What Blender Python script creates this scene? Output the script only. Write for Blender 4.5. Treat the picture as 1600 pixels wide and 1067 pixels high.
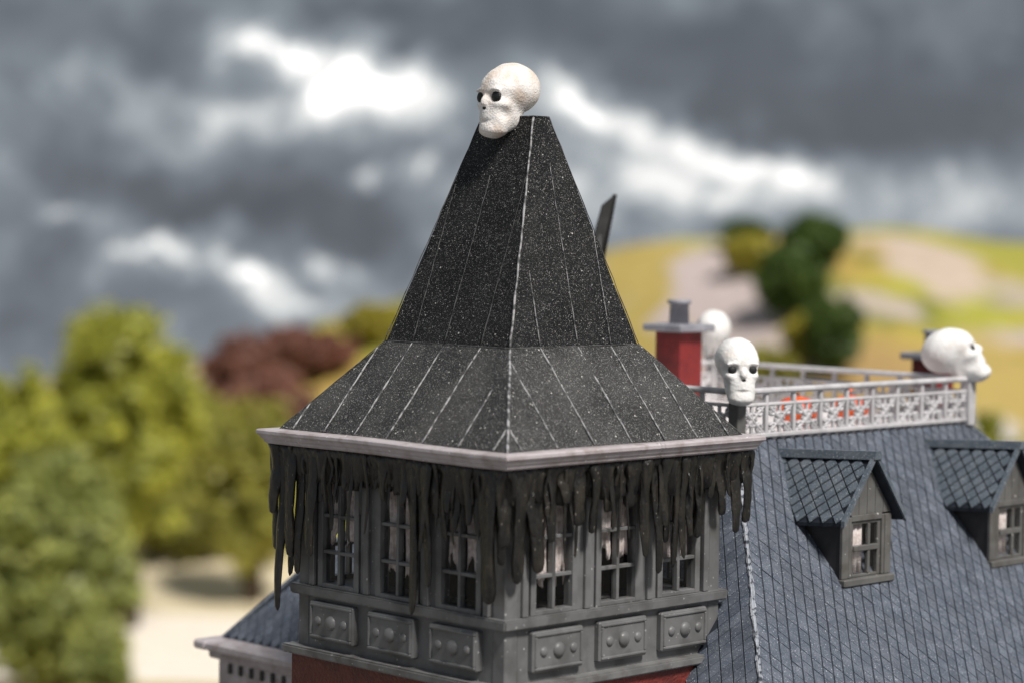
import bpy, bmesh, math, random
import numpy as np
from mathutils import Vector, Matrix

for o in list(bpy.data.objects):
    bpy.data.objects.remove(o, do_unlink=True)
scn = bpy.context.scene
COL = scn.collection
random.seed(7)
RNG = np.random.default_rng(11)

# ---------------------------------------------------------------- camera
CAM_H = 36.0
BASE = CAM_H - 12.0           # the house stands on a knoll above the valley
FPX, PITCH, ROLL = 3668.8, 0.0464, 0.0137
cam_d = bpy.data.cameras.new('camera')
cam = bpy.data.objects.new('camera', cam_d)
COL.objects.link(cam)
cam_d.sensor_width = 36.0
cam_d.lens = FPX / 1600 * 36
cam_d.clip_start, cam_d.clip_end = 0.1, 3000
fw = Vector((0, math.cos(PITCH), -math.sin(PITCH)))
up = Vector((0, math.sin(PITCH), math.cos(PITCH)))
rt = Vector((1, 0, 0))
cr, sr = math.cos(ROLL), math.sin(ROLL)
rt2, up2 = rt * cr + up * sr, up * cr - rt * sr
m = Matrix((rt2, up2, -fw)).transposed().to_4x4()
m.translation = (0, 0, CAM_H)
cam.matrix_world = m
cam_d.dof.use_dof = True
cam_d.dof.focus_distance = 28.0
cam_d.dof.aperture_fstop = 0.28
cam_d.dof.aperture_blades = 0
scn.camera = cam

# ---------------------------------------------------------------- world: Nishita sky behind broken storm cloud
SUN_EL, SUN_AZ = math.radians(52), math.radians(146)       # azimuth clockwise from +Y: right and a little behind the camera
w = bpy.data.worlds.new('World'); scn.world = w; w.use_nodes = True
nt = w.node_tree; nt.nodes.clear()
def node(nt, kind, **kw):
    n = nt.nodes.new(kind)
    for k, v in kw.items(): setattr(n, k, v)
    return n
def math_n(nt, op, a, b=None, c=None, clamp=False):
    n = nt.nodes.new('ShaderNodeMath'); n.operation = op; n.use_clamp = clamp
    for i, v in enumerate((a, b, c)):
        if v is None: continue
        if isinstance(v, (int, float)): n.inputs[i].default_value = v
        else: nt.links.new(v, n.inputs[i])
    return n.outputs[0]
def vmath(nt, op, a, b=None, scale=None):
    n = nt.nodes.new('ShaderNodeVectorMath'); n.operation = op
    for i, v in enumerate((a, b)):
        if v is None: continue
        if isinstance(v, (tuple, list)): n.inputs[i].default_value = v
        else: nt.links.new(v, n.inputs[i])
    if scale is not None: n.inputs['Scale'].default_value = scale
    return n
tc = node(nt, 'ShaderNodeTexCoord')
D = vmath(nt, 'SCALE', tc.outputs['Generated'], scale=FPX / 100).outputs[0]     # about 1 unit per 1.56 degrees
def wnoise(scale, detail, rough, off=(0, 0, 0), vec=D):
    mp = node(nt, 'ShaderNodeMapping'); nt.links.new(vec, mp.inputs[0]); mp.inputs['Location'].default_value = off
    n = node(nt, 'ShaderNodeTexNoise'); nt.links.new(mp.outputs[0], n.inputs['Vector'])
    n.inputs['Scale'].default_value = scale; n.inputs['Detail'].default_value = detail; n.inputs['Roughness'].default_value = rough
    return n
wn = wnoise(0.55, 9, 0.60, (3.1, 0, 7.7))
wo = vmath(nt, 'SUBTRACT', wn.outputs['Color'], (0.5, 0.5, 0.5)).outputs[0]
wo = vmath(nt, 'MULTIPLY', wo, (3.8, 0.0, 2.7)).outputs[0]
DW = vmath(nt, 'ADD', D, wo).outputs[0]
DWx = vmath(nt, 'MULTIPLY', DW, (1, 0, 1)).outputs[0]
def pxd(x, y):                                              # direction of a cloud, in the same angular units
    return ((x - 800) / 100 + 0.0137 * (y - 363) / 100, (363 - y) / 100 + 0.0137 * (x - 800) / 100)
def blob(x, y, rx, ry, rot, amp, acc):
    cx, cz = pxd(x, y)
    mp = node(nt, 'ShaderNodeMapping'); mp.vector_type = 'TEXTURE'
    nt.links.new(DWx, mp.inputs[0])
    mp.inputs['Location'].default_value = (cx, 0, cz)
    mp.inputs['Rotation'].default_value = (0, math.radians(rot), 0)
    mp.inputs['Scale'].default_value = (rx / 100, 1, ry / 100)
    d = node(nt, 'ShaderNodeVectorMath', operation='DOT_PRODUCT')
    nt.links.new(mp.outputs[0], d.inputs[0]); nt.links.new(mp.outputs[0], d.inputs[1])
    e = math_n(nt, 'EXPONENT', math_n(nt, 'MULTIPLY', d.outputs['Value'], -1.0))
    return math_n(nt, 'MULTIPLY_ADD', e, amp, acc)
nA = wnoise(0.22, 4, 0.55, (0.4, 5, 2.2)).outputs[0]
nB = wnoise(0.9, 8, 0.62, (8.4, 1, 4.2), DW).outputs[0]
L = math_n(nt, 'MULTIPLY_ADD', nA, 0.35, 0.10)
L = math_n(nt, 'MULTIPLY_ADD', nB, 0.34, L)
L = math_n(nt, 'SUBTRACT', L, 0.06)
for b in [  # x, y, rx, ry, rotation, amplitude  (bright rifts and dark bellies)
    (560, 118, 125, 46, 14, .58), (445, 72, 90, 34, 25, .38), (505, 95, 90, 36, 20, .2), (620, 150, 60, 40, 10, .25), (330, 185, 150, 45, -10, .22), (480, 150, 130, 50, 10, .14), (230, 150, 90, 30, 0, .1),
    (585, 276, 50, 20, 0, .45), (662, 256, 26, 16, 0, .45), (530, 310, 120, 50, 0, -.05),
    (885, 155, 48, 36, 20, .55), (965, 200, 90, 26, 22, .40), (1085, 225, 110, 24, 18, .36), (1190, 262, 110, 30, 20, .24), (1090, 290, 260, 60, 8, .22),
    (1020, 320, 230, 60, 0, .20), (1420, 300, 200, 55, -5, .11), (1150, 330, 150, 40, 0, .10),
    (245, 390, 85, 20, -12, .46), (345, 425, 70, 24, 24, .40), (450, 462, 95, 24, 20, .36), (512, 412, 30, 22, 0, .42), (490, 490, 60, 20, 0, .3),
    (75, 330, 26, 18, 20, .40), (30, 275, 50, 25, 20, .2), (140, 340, 60, 20, 15, .2),
    (1250, 110, 420, 110, 6, -.22), (1350, 200, 200, 40, 0, -.14), (780, 15, 520, 45, 0, -.20), (100, 60, 260, 55, 8, -.16), (300, 310, 260, 60, 8, -.16),
    (430, 350, 160, 40, 0, -.10), (150, 470, 160, 60, 0, -.06), (60, 430, 80, 50, 0, -.04), (1560, 90, 160, 100, 0, -.08), (700, 90, 60, 60, 0, -.12)]:
    L = blob(*b, L)
nC = wnoise(1.15, 6, 0.58, (2.4, 6, 1.2), DW).outputs[0]
rift = math_n(nt, 'MULTIPLY', math_n(nt, 'SUBTRACT', L, 0.30, clamp=True), 2.0, clamp=True)
L = math_n(nt, 'ADD', L, math_n(nt, 'MULTIPLY', math_n(nt, 'SUBTRACT', nC, 0.47), math_n(nt, 'MULTIPLY_ADD', rift, 1.15, 0.50)))
L = math_n(nt, 'MULTIPLY_ADD', L, 0.86, 0.035)
ramp = node(nt, 'ShaderNodeValToRGB'); nt.links.new(L, ramp.inputs[0])
el = ramp.color_ramp.elements
el[0].position, el[0].color = 0.0, (.080, .090, .110, 1)
el[1].position, el[1].color = 1.0, (1.75, 1.72, 1.68, 1)
for p_, c_ in ((.22, (.112, .124, .146)), (.40, (.215, .243, .276)), (.56, (.40, .435, .465)), (.70, (.72, .735, .735)), (.84, (1.0, .99, .97))):
    e_ = el.new(p_); e_.color = (*c_, 1)
sky = node(nt, 'ShaderNodeTexSky', sky_type='NISHITA')
sky.sun_disc = False; sky.sun_elevation = SUN_EL; sky.sun_rotation = SUN_AZ
sky.air_density = 1.0; sky.dust_density = 3.0
sv = vmath(nt, 'MAXIMUM', tc.outputs['Generated'], (-2, -2, 0.03)).outputs[0]
nt.links.new(sv, sky.inputs[0])
bg1 = node(nt, 'ShaderNodeBackground'); bg1.inputs[1].default_value = 0.08
nt.links.new(sky.outputs[0], bg1.inputs[0])
bg2 = node(nt, 'ShaderNodeBackground'); bg2.inputs[1].default_value = 1.0
nt.links.new(ramp.outputs[0], bg2.inputs[0])
mx = node(nt, 'ShaderNodeMixShader'); mx.inputs[0].default_value = 0.93
nt.links.new(bg1.outputs[0], mx.inputs[1]); nt.links.new(bg2.outputs[0], mx.inputs[2])
wout = node(nt, 'ShaderNodeOutputWorld'); nt.links.new(mx.outputs[0], wout.inputs[0])

sun_d = bpy.data.lights.new('sun', 'SUN'); sun = bpy.data.objects.new('sun', sun_d); COL.objects.link(sun)
sun_d.energy = 4.3; sun_d.angle = math.radians(11); sun_d.color = (1.0, 0.96, 0.91)
sdir = Vector((math.sin(SUN_AZ) * math.cos(SUN_EL), math.cos(SUN_AZ) * math.cos(SUN_EL), math.sin(SUN_EL)))
sun.rotation_euler = sdir.to_track_quat('Z', 'Y').to_euler()
sun.location = sdir * 60
scn.view_settings.view_transform = 'Standard'; scn.view_settings.look = 'None'
scn.view_settings.exposure = 0.12; scn.view_settings.gamma = 1.0
scn.view_settings.use_curve_mapping = False

# ---------------------------------------------------------------- helpers
TH = math.pi / 4 - 0.0128                  # the house stands at 45 degrees to the view
HOUSE = (0.0, 28.0, BASE)
def tag(o, label=None, cat=None, group=None, kind=None):
    if label: o['label'] = label
    if cat: o['category'] = cat
    if group: o['group'] = group
    if kind: o['kind'] = kind
    return o
def empty(name, loc=(0, 0, 0), rz=0.0, parent=None):
    o = bpy.data.objects.new(name, None); COL.objects.link(o)
    o.location = loc; o.rotation_euler = (0, 0, rz); o.empty_display_size = .2
    if parent: o.parent = parent
    return o
def link(name, me, mat=None, parent=None, smooth=False, loc=None, rot=None):
    if mat is not None and not me.materials: me.materials.append(mat)
    if smooth:
        for p in me.polygons: p.use_smooth = True
    o = bpy.data.objects.new(name, me); COL.objects.link(o)
    if parent: o.parent = parent
    if loc is not None: o.location = loc
    if rot is not None: o.rotation_euler = rot
    return o
class MB:
    """collects geometry for ONE mesh"""
    def __init__(s): s.v, s.f = [], []
    def add(s, vs, fs):
        k = len(s.v); s.v += [tuple(v) for v in vs]; s.f += [tuple(i + k for i in f) for f in fs]; return s
    def box(s, x0, x1, y0, y1, z0, z1, c=0.0):
        if c <= 0:
            return s.add([(x0,y0,z0),(x1,y0,z0),(x1,y1,z0),(x0,y1,z0),(x0,y0,z1),(x1,y0,z1),(x1,y1,z1),(x0,y1,z1)],
                         [(0,3,2,1),(4,5,6,7),(0,1,5,4),(1,2,6,5),(2,3,7,6),(3,0,4,7)])
        bm = bmesh.new(); bmesh.ops.create_cube(bm, size=1)
        for v in bm.verts:
            v.co = Vector(((x0+x1)/2 + v.co.x*(x1-x0), (y0+y1)/2 + v.co.y*(y1-y0), (z0+z1)/2 + v.co.z*(z1-z0)))
        c = min(c, .45*min(abs(x1-x0), abs(y1-y0), abs(z1-z0)))
        bmesh.ops.bevel(bm, geom=list(bm.edges), offset=c, segments=1, affect='EDGES')
        bm.verts.index_update()
        s.add([v.co for v in bm.verts], [[v.index for v in f.verts] for f in bm.faces]); bm.free(); return s
    def hexa(s, p):          # eight corners, bottom four then top four
        return s.add(p, [(0,3,2,1),(4,5,6,7),(0,1,5,4),(1,2,6,5),(2,3,7,6),(3,0,4,7)])
    def prism(s, poly, fn0, fn1):
        n = len(poly); vs = [fn0(*q) for q in poly] + [fn1(*q) for q in poly]
        return s.add(vs, [tuple(range(n))[::-1], tuple(range(n, 2*n))] + [(i, (i+1) % n, n+(i+1) % n, n+i) for i in range(n)])
    def tube(s, pts, rad, n=8, squash=None):
        pts = [Vector(p) for p in pts]; rings = []
        for i, p in enumerate(pts):
            t = (pts[min(i+1, len(pts)-1)] - pts[max(i-1, 0)]).normalized()
            a = Vector((0, 0, 1)) if abs(t.z) < .9 else Vector((1, 0, 0))
            u = t.cross(a).normalized(); vv = t.cross(u)
            r = rad[i] if isinstance(rad, (list, tuple)) else rad
            rings.append([p + (u*math.cos(2*math.pi*k/n) + vv*math.sin(2*math.pi*k/n))*r for k in range(n)])
        vs = [v for r in rings for v in r]; fs = []
        for i in range(len(rings)-1):
            for k in range(n): fs.append((i*n+k, i*n+(k+1) % n, (i+1)*n+(k+1) % n, (i+1)*n+k))
        fs += [tuple(range(n))[::-1], tuple((len(rings)-1)*n + k for k in range(n))]
        return s.add(vs, fs)
    def lathe(s, prof, n=20, c=(0, 0)):
        vs = []; fs = []
        for r, z in prof: vs += [(c[0]+r*math.cos(2*math.pi*k/n), c[1]+r*math.sin(2*math.pi*k/n), z) for k in range(n)]
        for i in range(len(prof)-1):
            for k in range(n): fs.append((i*n+k, i*n+(k+1) % n, (i+1)*n+(k+1) % n, (i+1)*n+k))
        fs += [tuple(range(n))[::-1], tuple((len(prof)-1)*n + k for k in range(n))]
        return s.add(vs, fs)
    def mesh(s, name, fix=True):
        me = bpy.data.meshes.new(name); me.from_pydata(s.v, [], s.f)
        if fix:
            bm = bmesh.new(); bm.from_mesh(me); bmesh.ops.recalc_face_normals(bm, faces=bm.faces[:]); bm.to_mesh(me); bm.free()
        me.update(); return me
    def build(s, name, mat, parent=None, smooth=False, **kw):
        return link(name, s.mesh(name), mat, parent, smooth, **kw)
def copy_to(o, parent=None, loc=None, rot=None):
    c = o.copy(); COL.objects.link(c)
    if parent is not None: c.parent = parent
    if loc is not None: c.location = loc
    if rot is not None: c.rotation_euler = rot
    return c

# ---------------------------------------------------------------- materials
def M(name, c1, c2=None, scale=4.0, rough=.6, bump=0.0, bscale=60.0, speck=None, spec=.4, detail=5, grime=None, thr=(.42, .62), isl=0.0, stretch=None, sss=0):
    """c1/c2 patches of colour, fine bump, pale specks for dust and painted glints (density, size per metre, colour), grime (colour, scale, amount)"""
    m = bpy.data.materials.new(name); m.use_nodes = True; t = m.node_tree
    b = t.nodes['Principled BSDF']; b.inputs['Roughness'].default_value = rough
    b.inputs['Specular IOR Level'].default_value = spec
    geo = node(t, 'ShaderNodeNewGeometry'); pos = geo.outputs['Position']
    if stretch: pos = vmath(t, 'MULTIPLY', pos, stretch).outputs[0]
    def noise(sc, det=5, off=0):
        n = node(t, 'ShaderNodeTexNoise'); n.inputs['Scale'].default_value = sc; n.inputs['Detail'].default_value = det
        if off:
            a = vmath(t, 'ADD', pos, (off, off*.7, off*1.3)); t.links.new(a.outputs[0], n.inputs['Vector'])
        else: t.links.new(pos, n.inputs['Vector'])
        return n.outputs[0]
    def mixc(f, a, bb):
        n = node(t, 'ShaderNodeMix', data_type='RGBA')
        if isinstance(f, float): n.inputs[0].default_value = f
        else: t.links.new(f, n.inputs[0])
        for i, v in ((6, a), (7, bb)):
            if isinstance(v, tuple): n.inputs[i].default_value = (*v, 1)
            else: t.links.new(v, n.inputs[i])
        return n.outputs[2]
    def step(v, lo, hi):
        n = node(t, 'ShaderNodeMapRange', interpolation_type='SMOOTHSTEP'); t.links.new(v, n.inputs[0])
        n.inputs[1].default_value, n.inputs[2].default_value = lo, hi; return n.outputs[0]
    col = c1
    if c2 is not None: col = mixc(step(noise(scale, detail), *thr), c1, c2)
    if grime: col = mixc(math_n(t, 'MULTIPLY', step(noise(grime[1], 6, 3.3), .48, .68), grime[2]), col, grime[0])
    hgt = None
    if speck:
        for si, (dens, size, sc) in enumerate(speck):
            vo = node(t, 'ShaderNodeTexVoronoi'); vo.inputs['Scale'].default_value = size; t.links.new(pos, vo.inputs['Vector'])
            sepc = node(t, 'ShaderNodeSeparateColor'); t.links.new(vo.outputs['Color'], sepc.inputs[0])
            r = math_n(t, 'MULTIPLY', step(sepc.outputs[0], 1 - dens, 1.0), .42)
            inside = math_n(t, 'LESS_THAN', vo.outputs['Distance'], r)
            amt = math_n(t, 'MULTIPLY', inside, math_n(t, 'MULTIPLY_ADD', sepc.outputs[1], .8, .2))
            col = mixc(amt, col, sc)
    if isl:                                   # every slate a shade of its own
        hs = node(t, 'ShaderNodeHueSaturation'); t.links.new(col, hs.inputs['Color'])
        t.links.new(math_n(t, 'MULTIPLY_ADD', geo.outputs['Random Per Island'], 2*isl, 1-isl), hs.inputs['Value']); col = hs.outputs[0]
    if isinstance(col, tuple): b.inputs['Base Color'].default_value = (*col, 1)
    else: t.links.new(col, b.inputs['Base Color'])
    if bump:
        bn = node(t, 'ShaderNodeBump'); bn.inputs['Strength'].default_value = bump; bn.inputs['Distance'].default_value = .6 / bscale
        t.links.new(noise(bscale, 4, 1.7), bn.inputs['Height']); t.links.new(bn.outputs[0], b.inputs['Normal'])
    rr = node(t, 'ShaderNodeMapRange'); t.links.new(noise(scale*3+2, 4, 9.1), rr.inputs[0])
    rr.inputs[3].default_value, rr.inputs[4].default_value = max(.05, rough-.14), min(1, rough+.14)
    t.links.new(rr.outputs[0], b.inputs['Roughness'])
    if sss: b.inputs['Subsurface Weight'].default_value = sss; b.inputs['Subsurface Radius'].default_value = (.05, .03, .02)
    return m
DUST = (.42, .41, .39)
mt_roof = M('roof_felt', (.008, .008, .0085), (.013, .013, .0135), 2.5, .62, 1.0, 70, speck=[(.55, 120, (.30, .30, .30)), (.30, 78, (.40, .395, .38)), (.03, 42, (.6, .58, .54))], spec=.18, grime=((.016, .016, .016), 1.6, .7))
mt_flare = M('roof_felt_dusty_lit', (.022, .022, .022), (.036, .0355, .035), 1.8, .66, 1.0, 70, speck=[(.70, 120, (.36, .36, .355)), (.40, 78, (.46, .45, .43)), (.05, 42, (.7, .68, .63))], spec=.25, grime=((.06, .059, .057), 1.3, .6))  # dust specks, with the base also lightened to paint light from above
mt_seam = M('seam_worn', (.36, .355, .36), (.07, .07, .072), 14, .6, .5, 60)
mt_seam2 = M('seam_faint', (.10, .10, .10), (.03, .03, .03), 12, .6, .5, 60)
mt_gutter = M('gutter_plastic', (.46, .415, .425), (.38, .335, .34), 3.5, .42, .25, 40, speck=[(.05, 30, (.75, .74, .72))], grime=((.22, .17, .15), 5, .5), spec=.5)
mt_grey = M('grey_plastic', (.152, .152, .153), (.122, .122, .122), 3, .45, .25, 60, speck=[(.05, 34, (.45, .44, .42))], grime=((.070, .066, .061), 3.2, .5), spec=.45)
mt_ledge = M('grey_ledge', (.19, .187, .184), (.14, .138, .136), 3, .5, .22, 60, speck=[(.06, 30, (.5, .49, .47))], grime=((.06, .05, .045), 4, .5), spec=.45)
mt_drip = M('tar', (.006, .0055, .005), (.014, .012, .010), 9, .36, 1.0, 26, grime=((.036, .029, .020), 7, .6), speck=[(.05, 60, (.20, .18, .15))], spec=.6, stretch=(1, 1, .45))  # pale specks are glints painted into the colour
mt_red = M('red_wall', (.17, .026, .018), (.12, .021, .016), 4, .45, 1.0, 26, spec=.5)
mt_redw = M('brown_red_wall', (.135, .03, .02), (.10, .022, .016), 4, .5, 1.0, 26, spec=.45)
mt_slate = M('slate', (.068, .082, .108), (.098, .113, .142), 5, .48, 1.0, 60, isl=.16, speck=[(.6, 100, (.34, .36, .41)), (.30, 55, (.46, .48, .53))], grime=((.06, .068, .085), 1.2, .5), spec=.5)
mt_slate2 = M('slate_base', (.012, .016, .024), (.02, .025, .034), 5, .6, .5, 50)
mt_slate3 = M('dormer_slate', (.080, .100, .122), (.115, .135, .158), 5, .5, .8, 55, isl=.12, speck=[(.5, 80, (.33, .37, .41)), (.25, 50, (.42, .46, .5))], spec=.5)
mt_dormer = M('dormer_grey', (.128, .125, .119), (.102, .099, .095), 3, .5, .2, 60, speck=[(.05, 26, (.5, .49, .45))], grime=((.05, .04, .03), 3, .5))
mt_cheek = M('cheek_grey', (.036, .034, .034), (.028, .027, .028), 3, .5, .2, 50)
mt_rail = M('rail_plastic', (.56, .545, .555), (.47, .455, .465), 3, .4, .15, 40, grime=((.25, .24, .24), 4, .4), spec=.5)
mt_deck = M('deck_white', (.74, .70, .69), (.62, .57, .56), 2, .6, .3, 20)
mt_cap = M('chimney_cap', (.30, .30, .33), (.22, .22, .25), 4, .5, .3, 30)
mt_chim = M('chimney_red', (.21, .022, .022), (.15, .018, .018), 3, .5, .6, 24)
mt_bone = M('bone', (.86, .83, .80), (.82, .76, .71), 6, .6, .7, 38, grime=((.50, .33, .20), 2.9, .55), sss=.06, thr=(.4, .7), speck=[(.5, 60, (.60, .52, .47))])
mt_bone2 = M('bone_clean', (.85, .84, .82), (.82, .79, .76), 5, .5, .5, 26, sss=.06, grime=((.62, .52, .46), 3, .4))
mt_black = M('eye_black', (.012, .013, .014), None, 3, .6, .2, 30)
mt_curtain = M('curtain_cloth', (.80, .72, .69), (.62, .53, .50), 14, .85, .6, 40, grime=((.30, .22, .19), 6, .6))
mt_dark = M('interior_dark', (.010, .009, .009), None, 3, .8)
mt_hip = M('chipped_hip', (.38, .40, .44), (.07, .078, .095), 16, .55, 1.0, 40, thr=(.50, .60))
mt_orange = M('orange_paint', (.85, .13, .02), (.70, .07, .015), 4, .35, .1, 20)
mt_redspot = M('red_paint', (.70, .03, .012), None, 4, .35)
mt_plate = M('dark_plate', (.030, .029, .028), (.045, .043, .041), 3, .45, .2, 30)
mt_bark = M('bark', (.055, .038, .026), (.10, .072, .05), 6, .9, 1.0, 14)
def glass_mat():
    m = bpy.data.materials.new('thin_glazing'); m.use_nodes = True; t = m.node_tree; t.nodes.clear()
    tr = node(t, 'ShaderNodeBsdfTransparent'); tr.inputs[0].default_value = (.95, .95, .95, 1)
    gl = node(t, 'ShaderNodeBsdfGlossy'); gl.inputs['Roughness'].default_value = .06
    fr = node(t, 'ShaderNodeFresnel'); fr.inputs[0].default_value = 1.16
    mxs = node(t, 'ShaderNodeMixShader'); o = node(t, 'ShaderNodeOutputMaterial')
    t.links.new(fr.outputs[0], mxs.inputs[0]); t.links.new(tr.outputs[0], mxs.inputs[1]); t.links.new(gl.outputs[0], mxs.inputs[2]); t.links.new(mxs.outputs[0], o.inputs[0])
    return m
mt_glass = glass_mat()
def leaf_mat(name, ca, cb):
    m = bpy.data.materials.new(name); m.use_nodes = True; t = m.node_tree; t.nodes.clear()
    geo = node(t, 'ShaderNodeNewGeometry')
    n = node(t, 'ShaderNodeTexNoise'); n.inputs['Scale'].default_value = .3; n.inputs['Detail'].default_value = 3
    t.links.new(geo.outputs['Position'], n.inputs['Vector'])
    f = math_n(t, 'ADD', math_n(t, 'MULTIPLY', n.outputs[0], .9), math_n(t, 'MULTIPLY', geo.outputs['Random Per Island'], .45))
    mr = node(t, 'ShaderNodeMapRange'); t.links.new(f, mr.inputs[0]); mr.inputs[1].default_value, mr.inputs[2].default_value = .42, .95
    mc = node(t, 'ShaderNodeMix', data_type='RGBA'); t.links.new(mr.outputs[0], mc.inputs[0])
    mc.inputs[6].default_value = (*ca, 1); mc.inputs[7].default_value = (*cb, 1)
    d = node(t, 'ShaderNodeBsdfPrincipled'); d.inputs['Roughness'].default_value = .45; t.links.new(mc.outputs[2], d.inputs['Base Color'])
    tl = node(t, 'ShaderNodeBsdfTranslucent'); t.links.new(mc.outputs[2], tl.inputs[0])
    ms = node(t, 'ShaderNodeMixShader'); ms.inputs[0].default_value = .48
    o = node(t, 'ShaderNodeOutputMaterial')
    t.links.new(d.outputs[0], ms.inputs[1]); t.links.new(tl.outputs[0], ms.inputs[2]); t.links.new(ms.outputs[0], o.inputs[0])
    return m
LEAF = dict(yellow=leaf_mat('leaf_yellow_green', (.27, .30, .05), (.66, .64, .11)),
            green=leaf_mat('leaf_grey_green', (.20, .24, .075), (.58, .60, .18)),
            olive=leaf_mat('leaf_olive', (.25, .255, .055), (.56, .52, .11)),
            rust=leaf_mat('leaf_rust', (.21, .095, .07), (.44, .21, .15)),
            dark=leaf_mat('leaf_dark_green', (.055, .11, .026), (.14, .21, .04)),
            gold=leaf_mat('leaf_gold', (.38, .34, .045), (.58, .50, .07)))

# ---------------------------------------------------------------- ground
def lerp(a, b, t): return a + (b - a) * t
def sstep(a, b, x):
    t = max(0.0, min(1.0, (x - a) / (b - a))); return t*t*(3-2*t)
def at(x, y, Y):                            # place at distance Y along the direction of a landmark
    dx, dy = x - 800, y - 533.5
    dx, dy = dx*cr + dy*sr, -dx*sr + dy*cr
    d = fw + rt*(dx/FPX) - up*(dy/FPX)
    d = d * (Y / d.y); return Vector((d.x, d.y, d.z + CAM_H))
CREST = [(-60, 3.0), (-24, 4.6), (-13, 6.0), (-8, 7.6), (-4, 8.9), (2, 10.2), (5, 11.2), (8, 11.9), (11, 12.25), (16, 12.25), (24, 11.8), (40, 10), (90, 6)]
def crest(x):
    if x <= CREST[0][0]: return CREST[0][1]
    for (a, za), (b, zb) in zip(CREST, CREST[1:]):
        if x <= b: return lerp(za, zb, sstep(0, 1, (x-a)/(b-a)))
    return CREST[-1][1]
K = 3.0
def hill(x, y):
    r = math.hypot(x*.9, y-18)
    z = K*hill0(x/K, y/K)
    return max(z, (BASE - .02)*(1 - sstep(34, 112, r))) if r < 112 else z
def hill0(x, y):
    xc = x * 108 / max(y, 60)              # the ridge keeps its shape along the valley
    c = crest(xc)
    r = sstep(0, 30, x) if y < 70 else 1
    a = 74 - 26 * sstep(0, 12, x)
    up_ = sstep(a, 108, y)
    dn = sstep(108, 190, y)
    z = c * up_ * (1 - dn) - dn * (30 + .25 * max(0, y - 190))
    bump = .35 * math.sin(x*.37 + y*.21) * math.sin(y*.29 - x*.13) * up_ * (1 - dn)
    return z + bump
g = MB(); xs = [-400, -250, -150, -100] + [-70 + 1.25*i for i in range(113)] + [100, 150, 250, 400]
ys = [-60] + [-30 + 1.6*i for i in range(140)] + [205, 220, 280, 360, 480, 700]
for y in ys:
    for x in xs: g.v.append((K*x, K*y, hill(K*x, K*y)))
nx = len(xs)
for j in range(len(ys)-1):
    for i in range(nx-1): g.f.append((j*nx+i, j*nx+i+1, (j+1)*nx+i+1, (j+1)*nx+i))
def ground_mat():
    m = bpy.data.materials.new('hill_ground'); m.use_nodes = True; t = m.node_tree; b = t.nodes['Principled BSDF']
    b.inputs['Roughness'].default_value = .95; b.inputs['Specular IOR Level'].default_value = .1
    geo = node(t, 'ShaderNodeNewGeometry'); pos = geo.outputs['Position']
    def noise(sc, off, det=4):
        a = vmath(t, 'ADD', pos, off); n = node(t, 'ShaderNodeTexNoise'); n.inputs['Scale'].default_value = sc; n.inputs['Detail'].default_value = det
        t.links.new(a.outputs[0], n.inputs['Vector']); return n.outputs[0]
    def mix(f, a, bb):
        n = node(t, 'ShaderNodeMix', data_type='RGBA'); t.links.new(f, n.inputs[0])
        for i, v in ((6, a), (7, bb)):
            if isinstance(v, tuple): n.inputs[i].default_value = (*v, 1)
            else: t.links.new(v, n.inputs[i])
        return n.outputs[2]
    def st(v, lo, hi):
        n = node(t, 'ShaderNodeMapRange', interpolation_type='SMOOTHSTEP'); t.links.new(v, n.inputs[0]); n.inputs[1].default_value, n.inputs[2].default_value = lo, hi; return n.outputs[0]
    col = mix(st(noise(.06, (3, 1, 0)), .40, .62), (.36, .35, .055), (.42, .29, .085))
    col = mix(st(noise(.10, (30, 11, 5), 5), .50, .66), col, (.17, .18, .035))
    col = mix(st(noise(.075, (70, 31, 9), 5), .52, .66), col, (.46, .38, .34))
    sx_ = node(t, 'ShaderNodeSeparateXYZ'); t.links.new(pos, sx_.inputs[0])
    col = mix(st(math_n(t, 'ADD', sx_.outputs[1], math_n(t, 'MULTIPLY', noise(.1, (1, 1, 1)), 20.0)), 140, 110), col, (.20, .19, .18))      # paved yard added out of view, grey to keep yellow bounce off the house
    def patch(col, c, r, rgb, soft=.5):      # bare earth, gravel or turf with its own outline
        mp = node(t, 'ShaderNodeMapping'); mp.vector_type = 'TEXTURE'
        nz = node(t, 'ShaderNodeTexNoise'); nz.inputs['Scale'].default_value = .1; t.links.new(pos, nz.inputs['Vector'])
        wv = vmath(t, 'SCALE', vmath(t, 'SUBTRACT', nz.outputs['Color'], (.5, .5, .5)).outputs[0], scale=16.0)
        pv = vmath(t, 'ADD', pos, wv.outputs[0]); t.links.new(pv.outputs[0], mp.inputs[0])
        mp.inputs['Location'].default_value = c; mp.inputs['Scale'].default_value = r
        ln = vmath(t, 'LENGTH', mp.outputs[0]).outputs['Value']
        return mix(st(ln, 1.15, 1.15 - soft), col, rgb)
    for c, r, rgb in PATCH: col = patch(col, tuple(K*q for q in c), tuple(K*q for q in r), rgb)
    col = mix(math_n(t, 'MULTIPLY', st(noise(.5, (8, 2, 0), 6), .5, .75), .35), col, (.10, .09, .03))
    t.links.new(col, b.inputs['Base Color'])
    return m
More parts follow.
